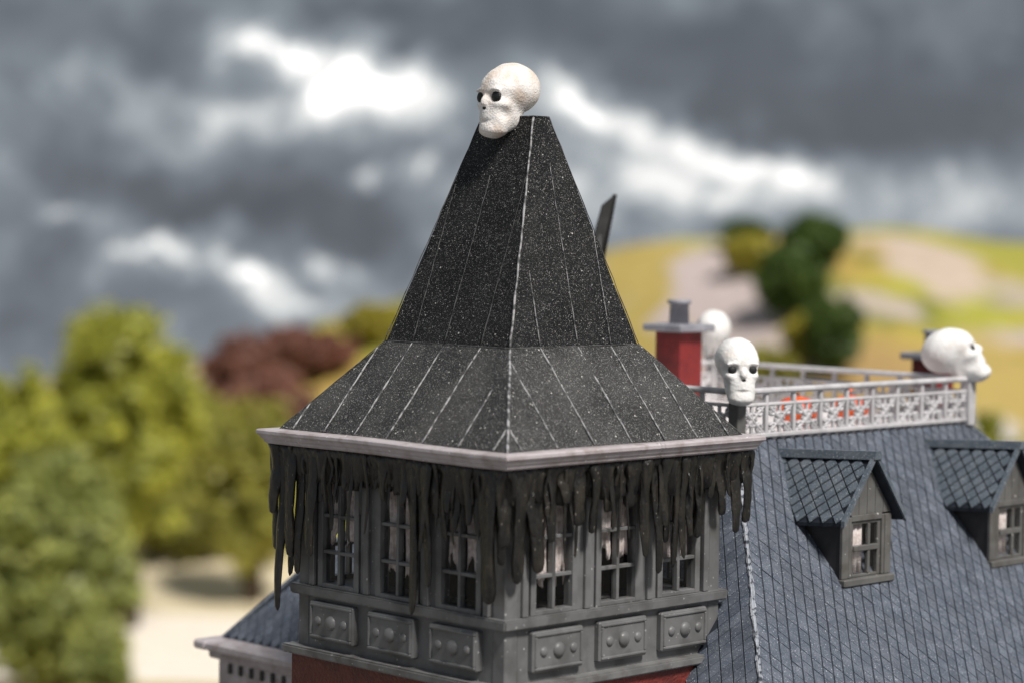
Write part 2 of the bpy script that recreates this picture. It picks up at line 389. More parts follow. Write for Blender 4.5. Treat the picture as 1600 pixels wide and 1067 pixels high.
PATCH = [((8.4, 92, 9), (3.4, 12, 9), (.48, .40, .38)), ((5.2, 100, 9), (1.6, 12, 9), (.42, .32, .10)), ((17.2, 97, 10), (2.6, 6, 8), (.50, .40, .32)), ((13, 78, 8), (4, 8, 8), (.36, .24, .10)),
         ((23, 102, 10), (5, 9, 8), (.33, .31, .06)), ((17, 78, 8), (3, 10, 8), (.40, .30, .10)), ((7.4, 72, 5), (4, 8, 8), (.40, .33, .27)),
         ((17.0, 70, 8), (2.3, 5, 8), (.33, .33, .05)), ((15.6, 60, 6), (2.6, 3, 8), (.24, .33, .04)), ((-11, 77, 1), (8, 6, 6), (.62, .53, .36)),
         ((15.5, 74.5, 8), (1.4, 4.5, 8), (.55, .53, .54)), ((13.8, 55, 5), (2.2, 4, 8), (.45, .45, .42))]
tag(link('ground', g.mesh('ground'), ground_mat(), smooth=True), kind='structure')
rd = MB(); prev = None
for i in range(31):
    x = -60 + i*3.0; yc = 66.8 + .012*x*x*.2
    rd.v += [(K*x, K*(yc-5.6), .04), (K*x, K*(yc+5.4), .04)]
for i in range(30): rd.f.append((2*i, 2*i+2, 2*i+3, 2*i+1))
tag(rd.build('road', M('pale_gravel', (.82, .74, .64), (.72, .64, .54), .8, .95, .4, 8)), kind='structure')

# ---------------------------------------------------------------- trees
def make_tree(name, label, cat, base, height, rx, rz, leaf, n=5000, size=.24, group=None, low=.28, seed=0, lean=0.0):
    rs = np.random.default_rng(seed + 100)
    root = empty(name, base); tag(root, label, cat, group)
    tr = MB(); h = height; r0 = .035*h + .05
    top = Vector((lean*h*.3, 0, h*.78))
    pts = [Vector((0, 0, -.4)), Vector((.02*h, .01*h, h*.25)), Vector((lean*h*.15, -.015*h, h*.5)), top]
    tr.tube(pts, [r0*1.3, r0, r0*.65, r0*.2], 8)
    for k in range(7):
        a = k*2.4 + seed; zz = h*(.25 + .07*k)
        tr.tube([(lean*zz*.3, 0, zz), (math.cos(a)*rx*.45 + lean*zz*.3, math.sin(a)*rx*.45, zz + h*.10), (math.cos(a)*rx*.8 + lean*zz*.3, math.sin(a)*rx*.8, zz + h*.16)], [r0*.42, r0*.25, r0*.07], 6)
    tr.build('trunk', mt_bark, root, True)
    # clumps on an uneven crown, leaves round every clump
    zc = h*low + (h - h*low)/2; hz = (h - h*low)/2
    ncl = int(110 + 22*rx); C = rs.normal(size=(ncl, 3)); C /= np.linalg.norm(C, axis=1)[:, None]
    C *= (rs.random((ncl, 1))**.42) * .88
    C = C*np.array([rx, rx, hz]) + np.array([0, 0, zc]); C[:, 0] += lean*C[:, 2]*.3
    cr_ = (.09 + .19*rs.random(ncl))*min(rx, hz)*1.05
    idx = rs.integers(0, ncl, n)
    d = rs.normal(size=(n, 3)); d /= np.linalg.norm(d, axis=1)[:, None]
    P = C[idx] + d*(cr_[idx]*(.35 + .75*rs.random(n)))[:, None]
    nrm = d + rs.normal(size=(n, 3))*.55 + np.array([0, 0, .35]); nrm /= np.linalg.norm(nrm, axis=1)[:, None]
    t1 = np.cross(nrm, rs.normal(size=(n, 3))); t1 /= np.linalg.norm(t1, axis=1)[:, None]; t2 = np.cross(nrm, t1)
    s = size*(.6 + .8*rs.random(n))[:, None]
    V = np.stack([P - t1*s, P - t2*s*.55, P + t1*s, P + t2*s*.55], 1).reshape(-1, 3)
    me = bpy.data.meshes.new('crown'); me.from_pydata(V.tolist(), [], [(4*i, 4*i+1, 4*i+2, 4*i+3) for i in range(n)])
    link('crown', me, LEAF[leaf], root)
    return root
def tree_at(name, label, cat, px, ptop, Y, rpx, leaf, n=5000, size=.26, group=None, low=.25, seed=0, lean=0.0, foot=None):
    if foot:                                 # stands where the hillside is seen at that point
        for k in range(500):
            Y = 150 + k*.45; q = at(px, foot, Y)
            if hill(q.x, q.y) > q.z: break
    p = at(px, ptop, Y); zb = hill(p.x, p.y)
    size *= K*.70; n = int(n*1.8)
    make_tree(name, label, cat, (p.x, p.y, zb), p.z - zb, rpx/FPX*Y, 1, leaf, n, size, group, low, seed, lean)
TREES = [      # a negative distance is the height in view of its foot on the hillside
    ('broadleaf_tree', 'tall yellow green tree with rounded crown rising highest at the left', 'tree', 195, 450, 70, 128, 'yellow', 10000, .26, .14),
    ('broadleaf_tree', 'yellow green tree at the far left edge, lower than its tall neighbour', 'tree', 25, 560, 66, 105, 'yellow', 7000, .26, .2),
    ('broadleaf_tree', 'grey green bushy tree filling the lower left corner in front', 'tree', 85, 690, 57, 128, 'green', 9000, .24, .08),
    ('broadleaf_tree', 'olive tree right of the pale road, close beside the tower drips', 'tree', 395, 605, 75, 84, 'olive', 9000, .22, .05),
    ('broadleaf_tree', 'shaded olive tree behind the gap over the pale road', 'tree', 285, 600, 84, 95, 'olive', 8000, .26, .06),
    ('shrub', 'low broad shrub at the far side of the pale road', 'shrub', 285, 765, 81, 115, 'olive', 9000, .2, .0),
    ('shrub', 'low grey green shrub at the bottom edge left of the road', 'shrub', 150, 935, 55, 60, 'green', 3500, .2, .05),
    ('broadleaf_tree', 'dark red leaved tree peeking up beside the tall yellow tree', 'tree', 372, 518, 92, 62, 'rust', 6000, .26, .0),
    ('broadleaf_tree', 'broad rust red tree left of the black tower roof', 'tree', 478, 510, 98, 92, 'rust', 9000, .28, .0),
    ('broadleaf_tree', 'rust red tree low against the left slope of the tower roof', 'tree', 430, 565, 88, 75, 'rust', 6000, .26, .0),
    ('shrub', 'golden green shrub on the hill just left of the black spire', 'shrub', 585, 474, -540, 60, 'gold', 3500, .3, .05),
    ('hill_tree', 'dark green tree standing on the hill skyline', 'tree', 1272, 333, -425, 58, 'dark', 5000, .3, .08),
    ('hill_tree', 'dark green tree below the skyline tree, left of the pale patch', 'tree', 1238, 380, -500, 58, 'dark', 5000, .3, .05),
    ('hill_tree', 'lowest dark green tree, above the front roof railing', 'tree', 1305, 450, -590, 48, 'dark', 4000, .28, .05),
    ('shrub', 'low dark green shrub on the skyline left of the hill trees', 'shrub', 1165, 345, -385, 44, 'dark', 2500, .3, .05),
    ('shrub', 'golden yellow shrub below the low skyline shrub', 'shrub', 1172, 365, -430, 50, 'gold', 3000, .3, .05),
    ('shrub', 'golden shrub between the dark trees and the right skull', 'shrub', 1262, 490, -565, 42, 'gold', 3000, .26, .05),
    ('shrub', 'dark olive shrub behind the rear railing, right of the chimney', 'shrub', 1195, 540, -620, 60, 'olive', 3000, .24, .05),
    ('shrub', 'bright green shrub at the right edge below the jutting skull jaw', 'shrub', 1545, 605, 62, 40, 'yellow', 3000, .2, .05),
    ('shrub', 'green shrub at the right edge behind the farther dormer', 'shrub', 1598, 640, 58, 34, 'olive', 2500, .2, .05),
]
for k, (nm, lb, ct, px, pt, Y, rp, lf, n, sz, lo) in enumerate(TREES):
    tree_at(nm, lb, ct, px, pt, K*Y if Y > 0 else Y, rp, lf, n, sz, 'trees and shrubs behind the house', lo, k*3+1, foot=-Y if Y < 0 else None)

# ---------------------------------------------------------------- tower
Zc = lambda z: z + 12.0
tower = empty('tower', HOUSE, TH)
tag(tower, 'square grey corner tower with flared black roof, dripping eaves and small paned windows', 'tower')
S = 1.784
FACES = [lambda u, d, z: (u, -S-d, z), lambda u, d, z: (-S-d, u, z), lambda u, d, z: (S+d, u, z), lambda u, d, z: (u, S+d, z)]
def fbox(mb, F, u0, u1, d0, d1, z0, z1, c=0.0):
    p, q = F(u0, d0, z0), F(u1, d1, z1)
    return mb.box(min(p[0], q[0]), max(p[0], q[0]), min(p[1], q[1]), max(p[1], q[1]), z0, z1, c)
ZG, ZS, ZL, ZK, ZT = Zc(-2.385), Zc(-4.224), Zc(-4.96), Zc(-1.313), Zc(1.345)
# roof shells
FB, CK = 1.955, 1.073
TX, TY = .135, .445
def square_shell(mb, h0x, h0y, z0, h1x, h1y, z1, cap=True):
    vs = [(-h0x,-h0y,z0),(h0x,-h0y,z0),(h0x,h0y,z0),(-h0x,h0y,z0),(-h1x,-h1y,z1),(h1x,-h1y,z1),(h1x,h1y,z1),(-h1x,h1y,z1)]
    return mb.add(vs, [(0,1,5,4),(1,2,6,5),(2,3,7,6),(3,0,4,7),(4,5,6,7),(0,3,2,1)])
ZF = Zc(-2.375)
def worn(mesh, amp, cuts, seed):        # slightly uneven moulded surface
    bm = bmesh.new(); bm.from_mesh(mesh); bmesh.ops.subdivide_edges(bm, edges=bm.edges[:], cuts=cuts, use_grid_fill=True)
    rs = random.Random(seed)
    for v in bm.verts:
        n = math.sin(v.co.x*5.1+seed)*math.sin(v.co.y*4.3)*math.sin(v.co.z*3.7+1)
        v.co += v.normal*amp*n + Vector((0, 0, rs.uniform(-1, 1)*amp*.25))
    bm.to_mesh(mesh); bm.free()
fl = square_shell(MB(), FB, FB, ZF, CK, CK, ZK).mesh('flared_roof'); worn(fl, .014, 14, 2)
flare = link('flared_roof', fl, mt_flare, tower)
sp = square_shell(MB(), CK-.012, CK-.012, ZK-.01, TX, TY, ZT).mesh('spire_roof'); worn(sp, .012, 16, 5)
spire = link('spire_roof', sp, mt_roof, tower)
def seam(p, q, parent, r=.015, wob=.005, seed=0, mat=None):
    rs = random.Random(seed); p, q = Vector(p), Vector(q); n = max(6, int((q-p).length/.12))
    pts = [p.lerp(q, i/n) + Vector((rs.uniform(-wob, wob), rs.uniform(-wob, wob), 0)) for i in range(n+1)]
    rad = [r*rs.uniform(.65, 1.25) for _ in pts]
    return MB().tube(pts, rad, 6).build('seam', mat or mt_seam, parent, True)
US = [-1.74, -1.18, -.59, .02, .58, 1.14, 1.70]
kf = (FB-CK)
for fi, F in enumerate((lambda u, h, z: (u, -h, z), lambda u, h, z: (-h, u, z))):
    for i, u in enumerate(US):
        # up the flare until the crease or the hip
        t = 1.0 if abs(u) <= CK else (FB-abs(u))/kf
        hb = FB
        q = F(u, lerp(hb, CK, t) - .004, lerp(ZF, ZK, t))
        seam(F(u, hb+.004, ZF+.015), q, flare, .0095, .005, 10*fi+i)
        if abs(u) < CK - .05:
            # spire: the face narrows to the short top, so the seam stops at the hip
            hu = TX if fi == 0 else TY; hh = TY if fi == 0 else TX
            t2 = min(.97, (CK-abs(u))/(CK-hu)) if abs(u) > hu else .93
            t2 *= (.97, .74, .62, .86, .97, .8, .9)[(i + 2*fi) % 7]
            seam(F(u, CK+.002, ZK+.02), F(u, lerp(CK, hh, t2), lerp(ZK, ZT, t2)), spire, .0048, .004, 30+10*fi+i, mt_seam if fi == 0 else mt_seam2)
for sx, sy in ((-1, -1), (1, -1), (-1, 1), (1, 1)):
    near = sx == -1 and sy == -1
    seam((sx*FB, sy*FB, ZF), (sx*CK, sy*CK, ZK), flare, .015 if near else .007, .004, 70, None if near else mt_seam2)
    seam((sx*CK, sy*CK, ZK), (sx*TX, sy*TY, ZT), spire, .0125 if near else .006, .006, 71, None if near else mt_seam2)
for a_, b_ in (((-1, -1), (1, -1)), ((-1, -1), (-1, 1))):
    seam((a_[0]*CK, a_[1]*CK, ZK+.004), (b_[0]*CK, b_[1]*CK, ZK+.004), flare, .007, .004, 90, mt_seam2)
MB().box(-TX-.006, TX+.006, -TY-.006, TY+.006, ZT-.01, ZT+.022, .01).build('spire_cap', mt_roof, spire)
# gutter: moulding swept round the square
prof = [(1.90, -2.395), (1.965, -2.372), (2.07, -2.372), (2.10, -2.384), (2.140, -2.378), (2.158, -2.395), (2.158, -2.428), (2.140, -2.445), (2.128, -2.452), (2.112, -2.487), (2.090, -2.505), (2.085, -2.530), (2.060, -2.550), (1.84, -2.552), (1.84, -2.50)]
gm = MB(); NP = len(prof)
for sx, sy in ((-1, -1), (1, -1), (1, 1), (-1, 1)):
    gm.v += [(sx*d, sy*d, Zc(z)) for d, z in prof]
for k in range(4):
    for i in range(NP):
        j = (i+1) % NP; kk = (k+1) % 4
        gm.f.append((k*NP+i, kk*NP+i, kk*NP+j, k*NP+j))
gme = gm.mesh('gutter')
bm = bmesh.new(); bm.from_mesh(gme)
lng = [e for e in bm.edges if e.calc_length() > 2]; bmesh.ops.subdivide_edges(bm, edges=lng, cuts=30)
for v in bm.verts:
    v.co.z += .006*math.sin(v.co.x*2.3)*math.sin(v.co.y*1.9+1); o_ = .004*math.sin(v.co.x*9+v.co.y*7); v.co.x *= 1+o_/4; v.co.y *= 1+o_/4
bm.to_mesh(gme); bm.free()
gutter = link('gutter', gme, mt_gutter, tower)
for u in (.30, .36):
    j = MB(); pr = [(d+.006, z) for d, z in prof[2:13]]
    j.prism(pr, lambda d, z: (u, -d, Zc(z)+.003), lambda d, z: (u+.028, -d, Zc(z)+.003)); j.build('gutter_joint', mt_gutter, gutter)
# walls
top_z, win_top, win_bot = Zc(-2.545), Zc(-2.62), ZS - .002
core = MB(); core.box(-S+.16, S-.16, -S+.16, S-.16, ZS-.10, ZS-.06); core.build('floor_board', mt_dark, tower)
core = MB(); core.box(-1.12, 1.12, -1.12, 1.12, ZS-.05, Zc(-2.60)); core.build('added_dark_core', mt_dark, tower)  # dark box added to block the view through to the back windows
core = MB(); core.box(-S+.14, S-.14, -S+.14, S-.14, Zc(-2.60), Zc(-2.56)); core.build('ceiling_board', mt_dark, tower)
WC, WW = (-1.035, .005, 1.045), .74
def curtain(F, uc, w_, ztop, zbot, seed, d):
    rs = random.Random(seed); nu, nz = 22, 12; mb = MB(); bot = []
    ph = rs.uniform(0, 6); side = rs.choice((-1, 1))
    for i in range(nu+1):
        s = i/nu; b = zbot + .30*(.5+.5*math.sin(s*9+ph)) * (s if side > 0 else 1-s) + .05*rs.random()
        bot.append(b)
    for i in range(nu+1):
        u = uc - w_/2 + w_*i/nu
        for k in range(nz+1):
            z = lerp(bot[i], ztop, k/nz)
            mb.v.append(F(u, d + .022*math.sin(i*1.25+seed) + .008*math.sin(k*.9+i*.4), z))
    for i in range(nu):
        for k in range(nz):
            a = i*(nz+1)+k; mb.f.append((a, a+nz+1, a+nz+2, a+1))
    me = mb.mesh('curtain'); o = link('curtain', me, mt_curtain, None, True)
    so = o.modifiers.new('thick', 'SOLIDIFY'); so.thickness = .008
    return o
for fi, F in enumerate(FACES):
    nearf = fi < 2
    wl = MB()
    e = 0.0
    # corner boards and strips between the windows
    fbox(wl, F, -S+.20, -1.455, -.14, -.012, ZS, top_z); fbox(wl, F, 1.465, S-.20, -.14, -.012, ZS, top_z)
    for u in (-.515, .525): fbox(wl, F, u-.135, u+.135, -.14, -.012, ZS, top_z)
    fbox(wl, F, -S+.20, S-.20, -.137, -.016, Zc(-2.66), top_z)
    fbox(wl, F, -S+.20, S-.20, -.14, -.010, ZL-.02, ZS-.11)
    wl.build('wall', mt_grey, tower)
    if nearf:
        for u in (-.515, .525, -1.50, 1.51):
            fbox(MB(), F, u-.045, u+.045, -.02, .035, ZS, top_z, .008).build('pilaster', mt_grey, tower)
    for wi, uc in enumerate(WC):
        win = empty('window', F(uc, 0, 0)[:2] + (ZS,), 0, tower)
        off = Vector(win.location)
        def wb(name, mat, *a, c=.006):
            o = fbox(MB(), F, *a, c); me = o.mesh(name); me.transform(Matrix.Translation(-off)); return link(name, me, mat, win)
        h = WW/2; fr = MB()
        for (u0, u1, z0, z1) in ((uc-h, uc-h+.085, win_bot, top_z), (uc+h-.085, uc+h, win_bot, top_z), (uc-h+.085, uc+h-.085, win_top-.06, top_z), (uc-h+.085, uc+h-.085, win_bot, win_bot+.05)):
            fbox(fr, F, u0, u1, -.13, .014, z0, z1, .006)
        me = fr.mesh('frame'); me.transform(Matrix.Translation(-off)); link('frame', me, mt_grey, win)
        wb('muntin', mt_grey, uc-.023, uc+.023, -.085, .002, win_bot+.05, win_top-.06)
        for zz in (-2.95, -3.37, -3.80):
            wb('muntin', mt_grey, uc-h+.08, uc+h-.08, -.08, -.004, Zc(zz)-.021, Zc(zz)+.021)
        if nearf:
            zed = [win_bot+.05, Zc(-3.80), Zc(-3.37), Zc(-2.95), win_top-.06]
            for a, b in zip(zed, zed[1:]):
                for u0, u1 in ((uc-h+.085, uc-.028), (uc+.028, uc+h-.085)):
                    wb('pane', mt_glass, u0+.001, u1-.001, -.052, -.048, a+.026, b-.026, c=0)
            for k_, su in enumerate((-1, 1)):
                o = curtain(F, uc+su*.155, .25, Zc(-2.58), Zc(-3.98) + .12*((wi*2+k_*3+fi) % 3), 5+wi*7+fi*13+k_*3, -.118)
                o.data.transform(Matrix.Translation(-off)); o.parent = win
for sx in (-1, 1):
    for sy in (-1, 1):
        x, y = sx*(S-.1), sy*(S-.1)
        MB().box(x-.1, x+.1, y-.1, y+.1, ZL-.02, top_z, .014).build('corner_board', mt_grey, tower)
def ring(name, h0, h1, z0, z1, mat, c=.012):
    mb = MB(); 
    for (x0, x1, y0, y1) in ((-h1, h1, -h1, -h0), (-h1, h1, h0, h1), (-h1, -h0, -h0, h0), (h0, h1, -h0, h0)): mb.box(x0, x1, y0, y1, z0, z1, c)
    return mb.build(name, mat, tower)
def band(name, h1, h2, z0, z1, mat, c):            # one closed block, a little narrower below
    mb = MB(); mb.add([(-h1,-h1,z0),(h1,-h1,z0),(h1,h1,z0),(-h1,h1,z0),(-h2,-h2,z1),(h2,-h2,z1),(h2,h2,z1),(-h2,h2,z1)], [(0,3,2,1),(4,5,6,7),(0,1,5,4),(1,2,6,5),(2,3,7,6),(3,0,4,7)])
    me = mb.mesh(name); bm = bmesh.new(); bm.from_mesh(me); bmesh.ops.bevel(bm, geom=bm.edges[:], offset=c, segments=2, affect='EDGES'); bm.to_mesh(me); bm.free()
    return link(name, me, mat, tower)
band('sill_band', 1.858, 1.868, ZS-.125, ZS-.003, mt_grey, .018)
band('ledge', 1.925, 1.935, ZL-.105, ZL, mt_ledge, .02)
lw = MB(); lw.box(-1.835, 1.835, -1.835, 1.835, 0, ZL-.1); lw.build('lower_wall', mt_redw, tower)
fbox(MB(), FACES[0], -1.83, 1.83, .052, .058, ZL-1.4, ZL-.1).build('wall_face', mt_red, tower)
# raised apron panels, three bosses each
def panel(F, uc):
    o = empty('apron_panel', F(uc, 0, 0)[:2] + (Zc(-4.60),), 0, tower); off = Vector(o.location)
    def put(name, mb, smooth=False):
        me = mb.mesh(name); me.transform(Matrix.Translation(-off)); return link(name, me, mt_grey, o, smooth)
    put('plate', fbox(MB(), F, uc-.40, uc+.40, -.03, .075, Zc(-4.855), Zc(-4.395), .02))
    bd = MB()
    for a in ((uc-.375, uc+.375, Zc(-4.83), Zc(-4.795)), (uc-.375, uc+.375, Zc(-4.455), Zc(-4.42)), (uc-.375, uc-.34, Zc(-4.795), Zc(-4.455)), (uc+.34, uc+.375, Zc(-4.795), Zc(-4.455))):
        fbox(bd, F, a[0], a[1], .06, .094, a[2], a[3], .010)
    put('border', bd)
    for du, r in ((-.235, .058), (0, .088), (.235, .058)):
        bs = MB(); n = 16; vs = []; fs = []
        for j in range(7):
            ang = j/6*math.pi/2
            for k in range(n): vs.append(F(uc+du+r*math.cos(ang)*math.cos(2*math.pi*k/n), .073+r*.62*math.sin(ang), Zc(-4.625)+r*math.cos(ang)*math.sin(2*math.pi*k/n)))
        for j in range(6):
            for k in range(n): fs.append((j*n+k, j*n+(k+1) % n, (j+1)*n+(k+1) % n, (j+1)*n+k))
        put('boss', bs.add(vs, fs), True)
for F in FACES[:2]:
    for u in (-1.02, .04, 1.09): panel(F, u)
# tar-like fringe with single drips
fringe = empty('drip_fringe', (0, 0, ZG), 0, tower)
def drip(F, u, zb, wd, seed, d0=.165, top=-2.56):
    rs = random.Random(seed); n = 18; ztop = Zc(top); zb = Zc(zb); nr = 16
    vs = []; fs = []; lean = rs.uniform(-.02, .03); du = rs.uniform(-.02, .02); p1, p2 = rs.uniform(0, 6), rs.uniform(0, 6)
    Lg = ztop - zb
    for i in range(nr+1):
        t = i/nr
        tt = t if t < .8 else .8 + .2*math.sin((t-.8)/.2*math.pi/2)
        z = ztop - Lg*tt
        r = wd/2*(1.16 + .16*math.sin(seed*2.7))*(1.35 - .40*sstep(0, .3, t))*(1 + .12*math.sin(t*9+p1) + .06*math.sin(t*23+p2))
        r *= 1 - .30*sstep(.35, 1, t)*(.5 + .5*math.sin(p1))
        if t > .8: r *= math.sqrt(max(.02, 1 - ((t-.8)/.2)**2))*.93 + .07
        for k in range(n):
            a = 2*math.pi*k/n
            w_ = 1 + .10*math.sin(3*a+p1+t*2) + .05*math.sin(7*a+p2)
            vs.append(F(u + du*t + .012*math.sin(t*6+p2) + r*w_*math.cos(a), d0 + lean*t + .02*math.sin(t*5+p1) + (.46 + .10*math.sin(p2*3))*r*w_*math.sin(a), z))
    for i in range(nr):
        for k in range(n): fs.append((i*n+k, i*n+(k+1) % n, (i+1)*n+(k+1) % n, (i+1)*n+k))
    fs += [tuple(range(n))[::-1], tuple(nr*n+k for k in range(n))]
    mb = MB().add(vs, fs); me = mb.mesh('drip'); me.transform(Matrix.Translation((0, 0, -ZG)))
    return link('drip', me, mt_drip, fringe, True)
RIGHT = [(-1.93,-3.42,.17),(-1.74,-3.82,.15),(-1.60,-3.3,.13),(-1.44,-3.73,.18),(-1.26,-3.40,.16),(-1.10,-2.98,.12),(-.97,-3.0,.10),(-.84,-3.25,.17),(-.62,-3.35,.10),(-.50,-3.0,.10),(-.39,-3.13,.11),(-.25,-2.85,.10),(-.12,-2.98,.11),(.04,-3.11,.2),
         (.24,-3.69,.15),(.33,-3.3,.11),(.46,-3.90,.125),(.56,-3.36,.12),(.69,-3.57,.11),(.785,-3.85,.09),(.89,-3.76,.11),(.97,-3.4,.1),(1.05,-3.52,.11),(1.16,-3.3,.1),(1.27,-3.56,.14),(1.40,-3.1,.12),(1.52,-3.2,.10),(1.63,-3.32,.125),(1.73,-3.1,.1),(1.82,-3.53,.13),(1.93,-3.2,.1),(2.02,-3.43,.11),(2.09,-3.02,.07)]
LEFT = [(2.08,-3.85,.11),(2.00,-3.4,.14),(1.91,-4.56,.14),(1.81,-4.14,.11),(1.71,-3.9,.15),(1.59,-4.09,.12),(1.46,-3.6,.11),(1.31,-3.84,.145),(1.20,-3.2,.1),(1.09,-3.53,.085),(.98,-2.95,.05),(.89,-3.18,.05),(.80,-2.9,.09),(.70,-2.99,.10),(.56,-2.85,.08),(.42,-2.92,.07),(.29,-2.8,.10),(.20,-2.96,.055),(.10,-2.82,.06),(.02,-3.08,.07),(-.12,-2.9,.07),(-.22,-2.83,.06),(-.33,-3.1,.1),(-.46,-4.32,.145),(-.56,-3.5,.1),(-.71,-3.97,.125),(-.81,-3.2,.1),(-.97,-3.40,.13),(-1.07,-3.1,.1),(-1.15,-3.32,.10),(-1.27,-2.95,.09),(-1.38,-3.21,.10),(-1.50,-3.3,.1),(-1.63,-4.06,.17),(-1.76,-3.97,.12),(-1.88,-3.6,.14)]
for i, (u, zb, wd) in enumerate(RIGHT): drip(FACES[0], u, zb, wd, 200+i, .165 + .05*((i*7) % 3 - 1)*.7)
for i, (u, zb, wd) in enumerate(LEFT): drip(FACES[1], u, zb, wd, 300+i, .165 + .05*((i*5) % 3 - 1)*.7)
for fi in (0, 1):                                   # thin strands between the thick drips
    rs = random.Random(50+fi)
    for i in range(26):
        u = -1.98 + 4.0*(i + rs.uniform(.1, .9))/26
        drip(FACES[fi], u, -2.85 - rs.random()**1.6*.85, rs.uniform(.028, .055), 500+40*fi+i, .165 + rs.uniform(-.03, .06))
for fi in (0, 1):                                   # the skirt the drips run out of
    F = FACES[fi]; rs = random.Random(fi+4); lst = RIGHT if fi == 0 else LEFT
    n = 150; outer = []; inner = []; mb = MB()
    for i in range(n+1):
        u = -2.03 + 4.12*i/n
        nd = min(abs(u-q[0])/q[2] for q in lst)
        zb_ = -2.74 - .24*math.exp(-nd*nd*1.0) + .03*math.sin(u*7) + .012*rs.uniform(-1, 1)
        dz = .03*math.sin(u*11+fi) + .02*math.sin(u*29)
        for z, d in ((-2.552, .235), (-2.63, .225+dz*.5), (-2.68, .20+dz), (zb_, .17+dz), (zb_, .09), (-2.552, .08)):
            mb.v.append(F(u, d, Zc(z) - ZG))
    for i in range(n):
        for k in range(6): mb.f.append((i*6+k, (i+1)*6+k, (i+1)*6+(k+1) % 6, i*6+(k+1) % 6))
    mb.f += [tuple(range(6)), tuple(n*6+k for k in range(6))[::-1]]
    mb.build('skirt', mt_drip, fringe, True)

# ---------------------------------------------------------------- main house
house = empty('main_house', HOUSE, TH)
tag(house, 'blue slate hipped house with flat railed top, two dormers and red chimneys behind the tower', 'house')
ZD = Zc(-2.66); DX0, DX1, DY0, DY1 = 3.46, 8.54, -.60, 4.20
KF, KL, KB, KR = .92, .89, .71, .92
DROP = 3.16; ZE = ZD - DROP
ex0, ex1, ey0, ey1 = DX0-KL*DROP, DX1+KR*DROP, DY0-KF*DROP, DY1+KB*DROP
rb = MB(); rb.add([(ex0,ey0,ZE),(ex1,ey0,ZE),(ex1,ey1,ZE),(ex0,ey1,ZE),(DX0,DY0,ZD),(DX1,DY0,ZD),(DX1,DY1,ZD),(DX0,DY1,ZD)], [(0,3,2,1),(4,5,6,7),(0,1,5,4),(1,2,6,5),(2,3,7,6),(3,0,4,7)])
roof = rb.build('hip_roof', mt_slate2, house)
hw = MB(); hw.box(ex0+.45, ex1-.45, ey0+.45, ey1-.45, 0, ZE-.02); hw.build('wall', mt_redw, house)
eg = MB()
for (x0, x1, y0, y1) in ((ex0-.38, ex1+.22, ey0-.22, ey0+.06), (ex0-.38, ex1+.22, ey1-.06, ey1+.22), (ex0-.38, ex0+.06, ey0+.06, ey1-.06), (ex1-.06, ex1+.22, ey0+.06, ey1-.06)):
    eg.box(x0, x1, y0, y1, ZE-.10, ZE+.03, .03)
eg.box(ex0-.20, ex1+.10, ey0-.10, ey1+.10, ZE-.24, ZE-.102, .03); eg.box(ex0-.06, ex1+.02, ey0-.02, ey1+.02, ZE-.72, ZE-.24)
egut = eg.build('eaves_gutter', mt_gutter, house)
br_me = MB().box(-.03, .0, -.038, .038, -.17, -.03, .008).mesh('vent_slot')
for i in range(22):
    y = ey1 - .25 - i*.24
    if y > 1.9:
        link('vent_slot', br_me, mt_cheek, egut, loc=(ex0-.06, y, ZE-.27))
# shingles
SW, SH = .188, .105           # width along the row, drop per row
kx = .155
def shingle_mesh(kslope, axis, wd=SW, drop=SH, mat=mt_slate, rnd=.035):
    sl = math.hypot(kslope, 1)*drop; h = wd/2; th = .010; g = .945      # lozenge slate, lower tip a little proud
    ga, gb = .985, .875                       # joints open wider along one diagonal
    poly = [((-i*ga + j*gb)*h/2, (-i*ga - j*gb)*sl/2) for i, j in ((-1, -1), (-1, 1), (1, 1), (1, -1))]
    n = math.hypot(kslope, 1); out = Vector((0, -1/n, kslope/n)); dn = Vector((0, -kslope/n, -1/n)); tilt = .014
    def P(a, b, lift):
        q = Vector((a, 0, 0)) + dn*(-b) + out*(lift + tilt*(sl*.5-b))
        return q if axis == 0 else Vector((q.y, q.x, q.z))
    mb = MB().prism(poly, lambda a, b: P(a, b, -.004), lambda a, b: P(a*.97, b*.97, .004+th))
    me = mb.mesh('shingle'); me.materials.append(mat); return me
me_f, me_l = shingle_mesh(KF, 0), shingle_mesh(KL, 1)
mbr = [[v.co.copy() for v in me_l.vertices], [tuple(p.vertices) for p in me_l.polygons]]
mbf = [[v.co.copy() for v in me_f.vertices], [tuple(p.vertices) for p in me_f.polygons]]
cT, sT = math.cos(TH), math.sin(TH)
def scr(x, y, z):
    X, Y = x*cT - y*sT, x*sT + y*cT + 28
    dd = Vector((X, Y, z-12.0)); dp = dd.dot(fw)
    return 800 + FPX*dd.x/dp, 533.5 - FPX*dd.dot(up)/dp + ROLL*FPX*dd.x/dp, dp
cand, rest = [], MB()
rows = int(DROP/SH); rsn = random.Random(3)
dorm_rect = [(4.19, .62), (7.36, .62)]
for r in range(rows):
    dz = .02 + r*SH; y = DY0 - KF*dz; z = ZD - dz
    x = (math.ceil((DX0 - KL*dz + .06)/SW - (.5 if r % 2 else 0)) + (.5 if r % 2 else 0))*SW
    while x < DX1 + KR*dz - .05:
        j = (x + rsn.uniform(-.004, .004), y, z + rsn.uniform(-.003, .003))
        sx_, sy_, dp = scr(*j)
        covered = any(abs(x-c) < w_-.16 and 0.25 < dz < 1.65 for c, w_ in dorm_rect)
        if 1160 < sx_ < 1600 and 665 < sy_ < 1067 and not covered: cand.append((dp + rsn.random()*.02, j))
        else: rest.add([v + Vector(j) for v in mbf[0]], mbf[1])
        x += SW
cand.sort(key=lambda q: q[0])
